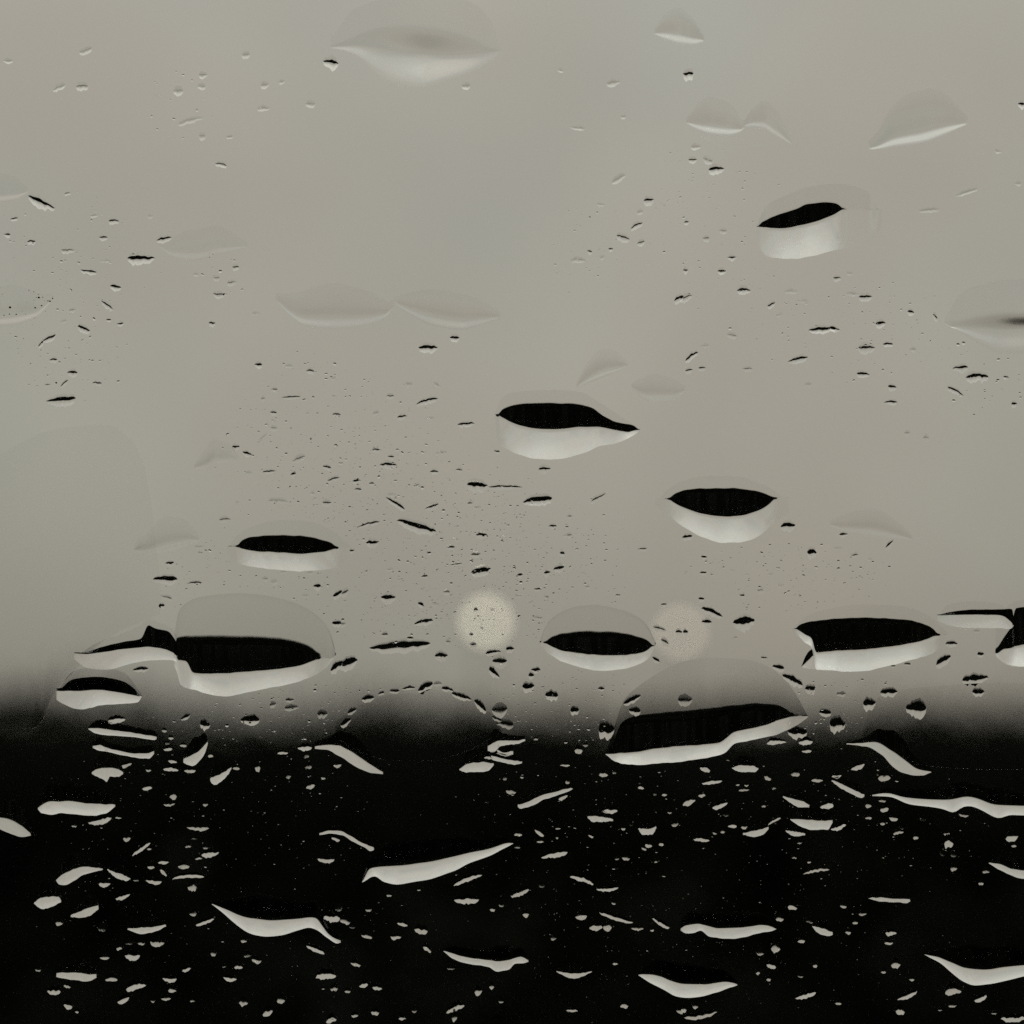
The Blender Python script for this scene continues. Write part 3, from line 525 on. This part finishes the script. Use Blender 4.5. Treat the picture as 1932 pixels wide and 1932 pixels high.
# ---- the small droplets, read off the photograph: x, y, length, slant in degrees, thickness (f: faint)
f = 'f'
DARK = {
(0,0): [(235,1145,170,-25,28),(800,1462,160,0,26),(930,1352,90,10,18),(500,1535,100,-8,16),(655,1623,65,-10,18),(610,1730,90,-35,16),(475,1860,75,-20,22),(280,1912,80,25,18),(385,1417,80,0,16),(178,1367,50,0,14),(1872,355,90,-10,30),(1250,932,70,-10,18),(645,1250,60,0,16),(1238,1665,65,0,18),(1315,1600,60,5,14),(1225,1572,45,0,12),(585,1345,50,0,14),(80,1238,45,10,12),(40,1328,40,0,12),(385,1095,40,5,10),(485,285,80,20,20,f),(335,495,80,20,18,f),(465,490,70,0,24,f),(1010,515,60,0,24,f),(1150,425,50,0,20,f),(1140,490,50,0,18,f),(1500,480,50,0,18,f),(1595,463,35,10,12,f),(1390,310,50,0,18,f),(1490,615,70,0,16,f),(1755,590,60,0,18,f),(1080,685,150,15,16,f),(1145,770,40,0,20,f),(1300,775,40,0,16,f),(45,345,60,0,16,f),(1200,1828,40,0,14),(680,1833,40,5,12),(615,1810,30,0,12),(1335,1512,40,0,16),(1110,1553,35,0,12,f),(535,1220,50,5,12,f),(600,1480,80,0,10,f),(1450,1775,50,0,10,f),(360,1820,40,10,12,f),(410,1755,40,0,12,f),(850,1222,35,0,10,f)],
(1,0): [(1740,1132,60,5,22),(1595,1345,80,-15,20),(1695,1372,45,15,18),(1670,1278,80,25,16),(1570,1010,90,30,22,f),(1910,1690,60,25,20),(1405,1423,30,-15,12),(1470,1157,50,-5,10,f),(1540,468,80,8,20,f),(1335,725,90,-5,12,f),(705,485,50,0,22,f),(640,1912,55,0,20),(1525,1408,30,0,10),(1475,1455,30,10,12,f),(1340,1475,90,0,16,f),(1690,1200,40,10,14,f),(1240,400,40,-20,12,f),(1595,660,30,0,12,f)],
(2,0): [(190,958,90,5,26),(140,905,60,-20,16),(55,905,50,0,16),(75,830,60,0,18,f),(30,418,60,0,28),(345,1643,80,0,22),(1035,1680,80,0,20),(960,1665,80,-5,12,f),(1120,1830,60,5,22),(790,1865,160,3,22),(860,1862,60,-15,16),(275,1897,60,-10,16),(875,1573,50,0,14),(500,1722,50,25,18),(20,1680,80,20,22),(220,1535,50,0,16),(280,1457,50,10,16),(130,1348,40,0,14),(225,1307,50,0,14,f),(1390,1190,130,5,14,f),(1605,1090,140,18,14,f),(1290,1765,40,-10,16),(1428,1790,35,-40,20),(945,1549,40,0,10,f),(610,1652,80,0,12,f),(690,1705,50,0,10,f),(1785,855,40,-10,12,f),(1915,590,40,0,20),(1895,1040,40,0,12,f),(545,1785,40,5,10,f),(15,1530,30,0,16),(20,1257,30,10,12)],
(0,1): [(345,330,170,5,30),(410,175,60,0,18),(300,103,50,0,14),(365,235,60,40,14),(550,235,55,-5,12),(235,10,50,40,16),(270,245,40,0,8),(1462,132,45,0,18),(1755,168,50,0,14),(1550,272,45,0,12),(1635,138,50,0,10,f),(1645,315,120,5,10),(1690,665,80,22,20),(1525,737,80,5,12),(1850,710,50,-15,14),(1890,780,80,15,12),(1660,750,35,20,14),(1485,550,90,45,14,f),(1550,490,40,0,16,f),(1335,597,45,0,18),(1400,635,60,-20,14),(1545,402,45,0,12),(1490,322,30,0,14,f),(1410,743,45,0,12,f),(1575,905,120,-3,16,f),(1848,912,55,0,16),(1345,912,30,0,10,f),(1275,1010,70,0,18,f),(855,1240,50,-30,22),(960,1255,50,0,14),(935,1345,140,0,24),(1100,1368,90,5,12),(895,1407,60,0,18),(940,1447,70,-15,14),(1130,1163,60,0,8),(1133,1197,30,0,8),(915,1495,35,0,14),(1795,1385,45,0,16),(1910,1430,60,25,22),(1905,1595,55,0,18),(1905,1840,80,30,28),(1550,1360,45,0,14,f),(1500,1345,35,0,12,f),(1605,1305,40,0,8),(1730,1440,40,0,12,f),(1755,1310,40,0,10,f),(795,1857,90,5,12),(1905,412,50,0,12),(1770,860,30,0,12,f),(1885,208,40,0,10,f)],
(1,1): [(490,35,110,0,24),(485,340,130,15,16),(345,425,60,5,12),(275,310,50,5,14),(375,242,60,0,12,f),(540,245,50,-30,12,f),(500,437,60,5,10,f),(705,467,100,5,16),(195,405,40,10,14,f),(195,613,45,0,12),(280,650,40,0,10),(565,630,70,5,10,f),(265,700,100,0,18),(525,738,50,0,12),(430,815,40,5,10),(170,803,30,0,10),(80,790,35,0,12),(92,838,45,0,14),(305,915,130,-32,16),(510,935,85,20,16),(425,1045,235,-16,28),(770,812,120,-5,32),(930,825,200,0,12),(1110,900,170,8,30),(1150,720,70,0,22),(665,727,40,0,10),(880,622,35,-10,14),(730,915,35,10,12),(770,940,40,5,10),(1455,883,100,28,16),(1290,990,35,0,10),(1195,1045,50,0,12),(1280,1097,60,5,12),(795,1097,70,-5,14),(645,1123,40,0,10),(620,1166,45,0,12),(175,1138,75,0,24),(150,1040,140,15,10),(760,1205,60,5,16),(650,1260,70,5,8),(735,1243,25,0,12),(790,1298,115,10,30),(1010,1322,35,0,14),(1230,1283,65,12,24),(1165,1308,40,10,16),(470,1330,40,0,12),(595,1418,40,0,16),(265,1448,85,0,22),(450,1488,40,-25,16),(530,1487,50,-10,12,f),(1110,1402,45,0,10),(1250,1200,30,-15,16),(1705,1175,60,0,12),(1565,1435,30,0,10),(1160,1447,30,0,12,f),(1825,1488,35,0,10),(1000,1440,40,0,10,f),(465,1590,110,10,16),(245,1658,40,0,14),(330,1725,350,4,34),(40,1820,110,20,34),(565,1778,75,0,24),(955,1740,50,0,18),(860,1760,90,8,14),(895,1810,85,0,26),(865,1875,80,-40,24),(745,1715,40,0,14),(760,1518,25,0,12),(855,1518,25,0,6,f),(735,1658,25,0,10),(795,1622,20,0,8,f),(1110,1565,60,0,10,f),(1800,1625,80,-15,14),(1830,1700,50,-30,20),(1780,1800,50,-30,16),(1910,1645,40,0,14),(1100,1860,55,0,14),(1075,1890,35,0,14),(605,1700,30,0,14,f),(1390,1390,40,0,10,f),(1375,1315,35,-20,8,f),(275,1290,45,5,10,f),(60,1185,30,0,10),(20,1420,50,30,20),(5,1597,40,0,16),(285,870,60,0,10,f),(390,1680,40,0,10),(910,1110,40,0,8,f)],
(2,1): [(50,85,90,35,20),(125,25,50,5,12,f),(650,100,120,12,18),(365,157,60,0,14),(1040,35,95,0,26),(1160,15,60,0,14),(1020,185,75,-5,16),(1185,258,50,-5,16),(1175,345,80,0,12),(1570,150,90,5,18),(1665,200,130,0,30),(1545,285,110,-28,16),(1875,353,35,0,18),(1830,203,35,0,12),(1375,545,35,0,16),(1270,517,35,0,16,f),(710,243,40,0,14,f),(595,1043,85,0,26),(730,1195,55,0,28),(970,1210,45,12,14),(1170,1145,60,40,16),(910,1093,50,0,14),(880,1170,50,0,8),(1060,1233,25,0,8,f),(25,1105,60,5,18),(120,1220,35,0,12),(115,1308,40,0,12),(165,1320,25,0,8),(365,1323,35,0,8,f),(495,1318,40,0,8,f),(440,1408,40,0,14),(335,1437,30,0,12),(550,1383,30,0,10,f),(280,1297,30,0,8,f),(105,1456,35,0,14),(165,1535,130,-22,24),(135,1587,60,0,18),(345,1585,125,5,34),(15,1645,30,0,16),(35,163,45,10,14),(110,150,45,0,12),(1520,1712,70,0,16),(1665,1640,40,0,10),(1685,1770,40,0,16),(1475,1805,95,28,30),(1655,1908,150,5,26),(1270,1827,40,0,10),(1190,1837,30,0,8),(1300,45,40,0,14,f),(430,1840,60,0,20),(540,1845,70,-10,18),(620,1915,130,-25,24),(460,1790,40,-10,10),(295,1677,30,0,8,f)],
(0,2): [(1415,208,110,0,24),(1160,235,60,-10,24),(1545,122,40,10,16),(1650,140,80,5,14),(1640,97,50,0,10),(1825,175,60,0,18),(1050,192,60,25,12)],
(1,2): [(1058,20,70,0,26),(1190,70,75,0,26),(1470,32,40,0,12),(1320,155,50,0,22),(1500,265,90,0,46),(895,150,90,3,34),(925,232,100,-5,20)],
(2,2): [(895,62,55,0,12),(875,232,90,0,40),(648,278,110,0,30),(805,168,70,-5,20),(720,32,60,0,24)],
}
LIGHT = {
(0,2): [(660,212,100,8,28),(930,272,30,0,16),(968,313,30,0,14),(948,342,28,0,12),(1037,355,40,0,16),(950,375,50,3,16),(977,445,50,-10,18),(967,493,85,-5,20),(1075,497,65,0,18),(840,494,30,0,12),(833,598,55,5,20),(980,642,40,0,34),(958,685,65,3,14),(710,470,75,20,22),(1725,370,80,3,24),(1600,398,60,0,14),(1735,415,30,0,20),(1192,413,30,0,16),(1337,484,40,0,18),(1458,482,30,0,34),(1745,477,40,0,20),(1633,530,28,0,20),(1757,586,50,10,28),(1830,538,25,0,14),(1910,468,45,0,20),(1163,688,30,0,16),(565,778,135,12,28),(670,764,35,0,12),(1120,820,125,0,22),(718,880,42,0,30),(800,940,125,35,24),(845,940,25,0,12),(1190,968,100,8,26),(1125,993,40,5,12),(1168,932,40,0,16),(1065,925,35,0,14),(1098,880,30,0,10),(925,1018,60,0,18),(855,1042,40,0,18),(1040,1040,65,0,26),(925,1075,50,-40,26),(1065,1103,180,4,18),(1087,1155,50,0,40),(870,1122,90,-5,24),(770,1117,35,0,12),(592,1138,65,0,26),(695,1210,85,18,22),(1092,1307,40,0,28),(1160,1355,110,20,18),(335,1360,40,0,26),(577,1393,45,0,36),(890,1470,80,0,34),(800,1475,40,0,18),(730,1473,40,0,14),(675,1503,32,0,20),(750,1547,85,0,34),(592,1553,55,0,20),(1208,1532,32,0,34),(1380,1458,35,0,20),(1400,1540,42,0,28),(1452,1570,55,-8,24),(1350,1610,48,0,20),(1268,1603,22,0,14),(1302,1673,75,-8,22),(1055,1622,50,15,20),(960,1675,80,-3,26),(630,1680,70,3,24),(770,1723,115,15,34),(305,1745,75,0,36),(380,1717,40,-15,20),(385,1828,50,-15,30),(698,1795,70,20,26),(975,1742,45,0,24),(940,1787,55,0,20),(865,1800,25,0,14),(1088,1798,25,0,14),(1378,1807,50,0,36),(1590,1797,45,0,34),(1515,1865,60,20,36),(1875,1910,60,15,30),(1845,1663,115,3,36),(1890,1730,42,0,28),(1785,1510,110,-22,24),(1915,1280,40,0,24),(1875,1328,100,-5,34),(1845,1000,95,-3,24),(1900,885,50,-15,18),(1910,850,45,0,26),(215,1620,35,0,22),(435,1862,20,0,14),(420,810,30,0,12)],
(1,2): [(1342,385,45,0,30),(1380,353,30,0,12),(1100,320,25,0,10),(1595,290,75,-40,18),(1050,433,35,0,20),(1265,467,55,0,10),(1483,522,50,0,22),(1545,508,22,0,14),(925,541,25,0,20),(960,615,58,-8,24),(1280,560,25,0,22),(1255,648,55,22,24),(1520,725,85,3,22),(1888,800,42,10,24),(1858,732,25,0,14),(1828,633,30,0,14),(1775,627,22,0,12),(1695,596,35,-8,16),(1690,567,20,-10,10),(1000,860,45,3,18),(1120,850,60,-30,22),(1220,875,15,0,10),(1225,825,30,0,8),(1125,900,40,0,12),(1595,825,25,0,16),(1640,803,22,0,10),(1412,866,30,-15,14),(1738,920,40,0,22),(1712,937,30,-20,14),(1810,915,28,0,18),(1610,993,45,-5,22),(1560,995,25,0,12),(1205,975,150,10,26),(995,932,35,0,12),(1780,1012,18,0,12),(715,1118,170,20,22),(708,1228,140,0,30),(1010,1187,110,20,26),(1135,1145,35,0,22),(1360,1118,140,-18,24),(1505,1162,125,4,16),(905,1258,30,-10,20),(855,1285,30,0,20),(1043,1310,35,0,26),(1540,1247,25,-15,14),(1357,1325,65,3,28),(1440,1385,75,0,34),(1505,1385,50,0,36),(1555,1330,200,-17,20),(1675,1388,70,0,18),(1808,1358,110,-28,20),(1758,1398,22,0,14),(1200,1442,32,0,26),(153,1282,35,0,18),(20,1350,60,-15,28),(60,1380,35,0,18),(143,1435,62,-10,22),(308,1438,60,3,20),(345,1367,60,-12,18),(450,1400,75,-10,34),(485,1508,50,-25,24),(80,1592,58,-12,22),(125,1713,50,12,24),(203,1728,55,-8,22),(35,1745,35,0,18),(775,1750,42,0,38),(850,1720,28,0,24),(620,1617,45,-3,14),(190,1868,45,0,26),(345,1900,42,0,16),(413,1853,32,0,26),(645,1845,110,20,28),(640,1895,30,0,40),(75,1880,40,0,18),(903,1800,30,0,18),(1305,1855,65,0,16),(1600,1828,45,0,28),(1915,1855,40,0,28),(1550,1590,30,0,14),(270,1203,30,0,14)],
(2,2): [(530,340,110,3,20),(695,338,80,5,26),(700,385,55,0,14),(125,490,60,-15,26),(480,537,42,-20,24),(637,518,50,0,24),(760,552,65,0,18),(990,475,80,18,24),(870,528,55,3,16),(1140,540,70,0,34),(165,563,115,8,16),(345,606,60,0,14),(310,578,22,0,8),(360,580,25,0,8),(515,596,25,0,14),(107,638,40,0,20),(210,693,90,18,24),(35,678,75,18,30),(457,697,25,0,12),(815,700,75,5,30),(242,745,35,0,18),(280,813,50,0,18),(350,818,42,0,20),(395,805,32,0,14),(225,843,25,0,16),(105,890,90,-3,20),(180,850,25,-20,12),(880,815,90,18,20),(515,785,90,30,14),(1050,695,35,0,24),(1128,668,42,0,14),(1140,718,48,5,26),(1050,765,38,0,18),(1192,767,50,-10,20),(1130,797,28,0,18),(1220,850,60,10,20),(1235,825,28,0,12),(1318,876,30,0,22),(1358,768,40,0,20),(1590,748,55,-5,14),(1493,855,35,0,16),(1505,912,50,0,50),(1530,973,32,0,22),(1533,1050,38,0,26),(1465,970,30,-20,14),(1862,875,70,8,34),(1873,922,30,0,14),(1715,1068,42,0,20),(1687,1135,30,-8,20),(755,1070,150,10,16),(630,990,28,0,10),(715,1013,22,0,10),(660,905,28,0,10),(620,1273,52,-8,28),(548,1337,45,0,28),(715,1350,42,-10,20),(670,1463,42,3,22),(908,1265,38,-5,18),(1017,1308,45,0,18),(975,1357,32,0,18),(935,1412,32,0,18),(1178,1417,62,0,26),(1165,1472,48,0,16),(525,1500,52,0,50),(437,1530,42,0,30),(500,1602,55,-15,28),(485,1678,25,0,18),(748,1600,25,0,20),(1205,1597,52,0,34),(1135,1638,28,0,16),(665,1658,32,0,18),(425,1643,22,0,18),(695,1770,120,15,26),(880,1815,35,0,16),(1270,1770,120,22,22),(1530,1747,92,5,42),(1685,1785,75,22,28),(1525,1822,45,0,18),(1230,1862,50,0,34),(1870,1898,140,3,30),(100,1875,190,10,24),(70,1830,32,0,24),(5,1850,30,0,30),(1455,1850,25,0,14),(1295,1680,28,0,14),(1760,1868,30,0,12)],
}
EDGE = [(25,235,70,30,26),(60,172,60,25,22),(150,100,75,10,22),(225,72,40,20,14),(300,58,60,0,18),(380,44,75,5,14),(475,36,95,25,38),(545,18,50,0,16),(600,50,70,-12,18),(680,88,120,-18,24),(785,142,90,-40,36),(880,215,60,-20,20)]
def inside_big(u, v, pad=0):
    for xs, T, B in OUTL:
        if xs[0]-pad < u < xs[-1]+pad:
            if np.interp(u, xs, T)-pad < v < np.interp(u, xs, B)+pad: return True
    return False

def droplet(u, v, ln, ang, th, light, faint):
    n = int(np.clip(ln*.6, 7, 26)); t = np.linspace(-1, 1, n); xs = u+t*ln/2*max(.55, math.cos(math.radians(ang)))
    shp = np.sqrt(np.clip(1-t**2, 0, 1)); skew = random.uniform(-.35, .35)
    shp = shp*(1+skew*t); shp = shp*np.clip(1+sm(noise1(n, .14, 2), 1), .5, 1.5)
    mid = v - np.tan(math.radians(ang))*(xs-u) + sm(noise1(n, .05*th+.25, 2), 1)
    if light:
        mid = mid + random.uniform(-.12, .18)*ln*.5*(1-t**2)
        R, B = mid-th/2*shp, mid+th/2*shp+.3
        th *= .72; up = random.uniform(1.0, 5.5) if ln > 24 else random.uniform(.5, 2.6) if ln > 15 else random.uniform(.1, 1.15)
        su = slope_for(np.maximum(-elev((R+B)/2), 0)+up)
        return build_drop('droplet', xs, R-.9*th*shp-.8, R-.9*th*shp-.4, R, B, su=su, rows=(4, 4, 1))
    mid = mid - random.uniform(.02, .16)*ln*.5*(1-t**2)
    if faint: th = th*.9
    D, R = mid-th/2*shp, mid+th/2*shp
    B = R+th*random.uniform(.7, 1.1)*shp+.3
    e = elev((D+R)/2)
    dn = np.maximum(e, 0)+(random.uniform(-.7, -.15) if faint else random.uniform(-.45, 1.8) if ln < 35 else random.uniform(-.7, -.15)+0 if faint else random.uniform(1.2, 2.6))
    return build_drop('droplet', xs, D-.5*th*shp-.5, D, R, B, sd=slope_for(np.maximum(dn, .3)), s0=slope_for(np.maximum(e, .2)*.3), soft=.5 if faint else 0, rows=(4, 4, 2))

todo = []
for light, src in ((False, DARK), (True, LIGHT)):
    for (c, r), rows in src.items():
        for q in rows:
            u, v = c*644.2+q[0]/3, r*644.2+q[1]/3
            if inside_big(u, v, 1.0): continue
            if len(q) > 5 and False: continue
            todo.append((q[2]*q[4], u, v, q[2]/3, q[3], q[4]/3, light, len(q) > 5))
todo += [(q[2]*q[4]*3, 644.2+q[0]/3, 1288.4+q[1]/3-4, q[2]/3, q[3], q[4]/4.3, False, False) for q in EDGE]
todo.sort(key=lambda q: -q[0])
LEAD, REST = todo[:285], todo[285:]
ORD = ['nearest','second nearest','third nearest','fourth nearest','fifth nearest','sixth nearest','seventh nearest','eighth nearest','ninth nearest','tenth nearest','eleventh nearest','twelfth nearest'] + [w+' nearest' for w in ('thirteenth','fourteenth','fifteenth','sixteenth','seventeenth','eighteenth','nineteenth','twentieth','twenty-first','twenty-second','twenty-third','twenty-fourth','twenty-fifth','twenty-sixth','twenty-seventh','twenty-eighth')]
slots = {}
for q in LEAD:
    _, u, v, ln, ang, th, light, faint = q
    k = min(range(len(BIG)), key=lambda i: math.hypot(BIG[i][1]-u, (BIG[i][2]-v)*1.2))
    dx, dy = u-BIG[k][1], v-BIG[k][2]
    dr = ('right of' if dx > 0 else 'left of') if abs(dx) > abs(dy)*1.4 else ('below' if dy > 0 else 'above')
    slots.setdefault((k, dr), []).append((math.hypot(dx, dy), q))
FAR = [(1,2,1650,95,110,25,20),(1,2,1665,155,70,-5,18),(2,2,20,93,85,0,26),(2,2,1070,110,75,5,28),(2,2,1180,52,100,3,24),(2,2,1335,140,120,-3,40),(2,2,1690,50,70,0,24)]
for (c, r, x, y, ln, ang, th), lab in zip(FAR, ['dark hook-shaped droplet inside the domed back of the stepped drop', 'small dark droplet under the hook-shaped one, inside a domed drop', 'dark blurred spot of a droplet in middle of the domed back',
        'small dark droplet at left end of the smooth lens at right edge', 'dark droplet on upper left rim of the smooth lens at right', 'black droplet with pale foot inside the smooth lens at right edge', 'small dark droplet at upper right of the smooth lens']):
    o = droplet(c*644.2+x/3, r*644.2+y/3, ln/3, ang, th/3, False, False)      # these sit on the pane's outer face
    o.scale[1] = -1; o.location[1] = PY+.004; tag(o, lab, 'droplet', 'droplets on the far side of the glass')
for (k, dr), rows in slots.items():
    rows.sort(key=lambda a: a[0])
    for i, (_, q) in enumerate(rows):
        _, u, v, ln, ang, th, light, faint = q
        o = droplet(u, v, ln, ang, th, light, faint)
        size = 'long' if ln > 35 else 'small' if ln > 18 else 'tiny'
        tone = 'pale' if light else 'faint grey' if faint else 'dark'
        sl_ = ' rising right' if ang > 9 else ' dipping right' if ang < -9 else ''
        tag(o, f'{size} {tone} droplet{sl_}, {ORD[min(i, len(ORD)-1)]} {dr} {BIG[k][0]}', 'droplet', 'pale droplets against the dark wood' if light else 'dark droplets against the grey sky')

# everything smaller is one sprinkling: the rest of the read-off droplets and the fine specks between them
rest = []
for q in REST: rest.append(droplet(*q[1:]))
VV, FF, SS = [], [], []
off = 0
for o in rest:
    me = o.data; a = np.empty(len(me.vertices)*3); me.vertices.foreach_get('co', a); a = a.reshape(-1, 3)+np.array(o.location)
    VV.append(a); FF += [tuple(i+off for i in p.vertices) for p in me.polygons]; SS += [p.use_smooth for p in me.polygons]; off += len(a)
    bpy.data.objects.remove(o); bpy.data.meshes.remove(me)
ZONES = [(150,480,190,140,.9),(420,520,60,60,.8),(620,850,230,210,1),(760,1040,330,230,1.2),(980,1080,260,170,1.2),(1110,480,90,110,.8),(1340,430,150,200,.8),
         (1600,620,270,110,.8),(1480,1090,230,80,1),(340,190,90,110,.6),(600,1340,330,70,1.3),(1080,1330,190,80,1.3),(1580,1330,150,70,1.3),(120,640,160,130,.8),(1850,700,120,90,.7),(400,1080,140,90,.8),
         (450,1640,420,330,.3),(1150,1640,420,330,.3),(1650,1560,260,160,.4),(1500,1800,420,150,.3),(-350,700,300,500,.5),(2250,700,300,500,.5),(-300,1650,300,300,.5),(2250,1650,300,300,.5)]
zw = np.array([z[2]*z[3]*z[4] for z in ZONES]); zw /= zw.sum()
specks = 0
while specks < 6800:
    z = ZONES[rng.choice(len(ZONES), p=zw)]
    a = rng.uniform(0, 6.283); r = math.sqrt(rng.uniform(0, 1))*rng.uniform(.6, 1)
    u, v = z[0]+z[2]*r*math.cos(a), z[1]+z[3]*r*math.sin(a)
    if inside_big(u, v, 5) or (math.hypot(u-917, v-1172) < 62 and rng.uniform() < .75): continue
    specks += 1
    rad = min(.7+rng.exponential(.65), 3.6); asp = rng.uniform(.45, .9); sag = rng.uniform(0, .4); hgt = rad*rng.uniform(.07, .42)*(.42 if v > 1400 else 1)
    rot = rng.normal(0, .35); n = 8; gap = 2e-5
    ring = []
    for k in range(n):
        t = 2*math.pi*k/n; x, y = rad*math.cos(t), rad*asp*math.sin(t); ring.append((x*math.cos(rot)-y*math.sin(rot), x*math.sin(rot)+y*math.cos(rot)))
    ring = np.array(ring)
    P = [(wx(u+x), PY-gap-4e-6, wz(v-y)) for x, y in ring]
    P += [(wx(u+x*.6), PY-gap-K*hgt*.7, wz(v-y*.6+sag*rad*asp*.4)) for x, y in ring]
    P += [(wx(u), PY-gap-K*hgt, wz(v+sag*rad*asp*.5))]
    P += [(wx(u+x), PY-gap, wz(v-y)) for x, y in ring]
    P += [(wx(u+x), PY-gap-4e-6, wz(v-y)) for x, y in ring]
    b = off
    for k in range(n):
        k2 = (k+1) % n
        FF += [(b+k, b+k2, b+n+k2, b+n+k), (b+n+k, b+n+k2, b+2*n)]; SS += [True, True]
    FF.append(tuple(b+2*n+1+k for k in range(n))[::-1]); SS.append(False)
    for k in range(n):
        k2 = (k+1) % n; FF.append((b+2*n+1+k, b+2*n+1+k2, b+3*n+1+k2, b+3*n+1+k)); SS.append(False)
    VV.append(np.array(P)); off += len(P)
VV = np.concatenate(VV)
st = link_mesh('fine_droplets', VV.tolist(), FF, M_WATER, smooth=SS)
st['kind'] = 'stuff'; tag(st, 'fine sprinkling of the tiniest water droplets across the glass', 'droplets')
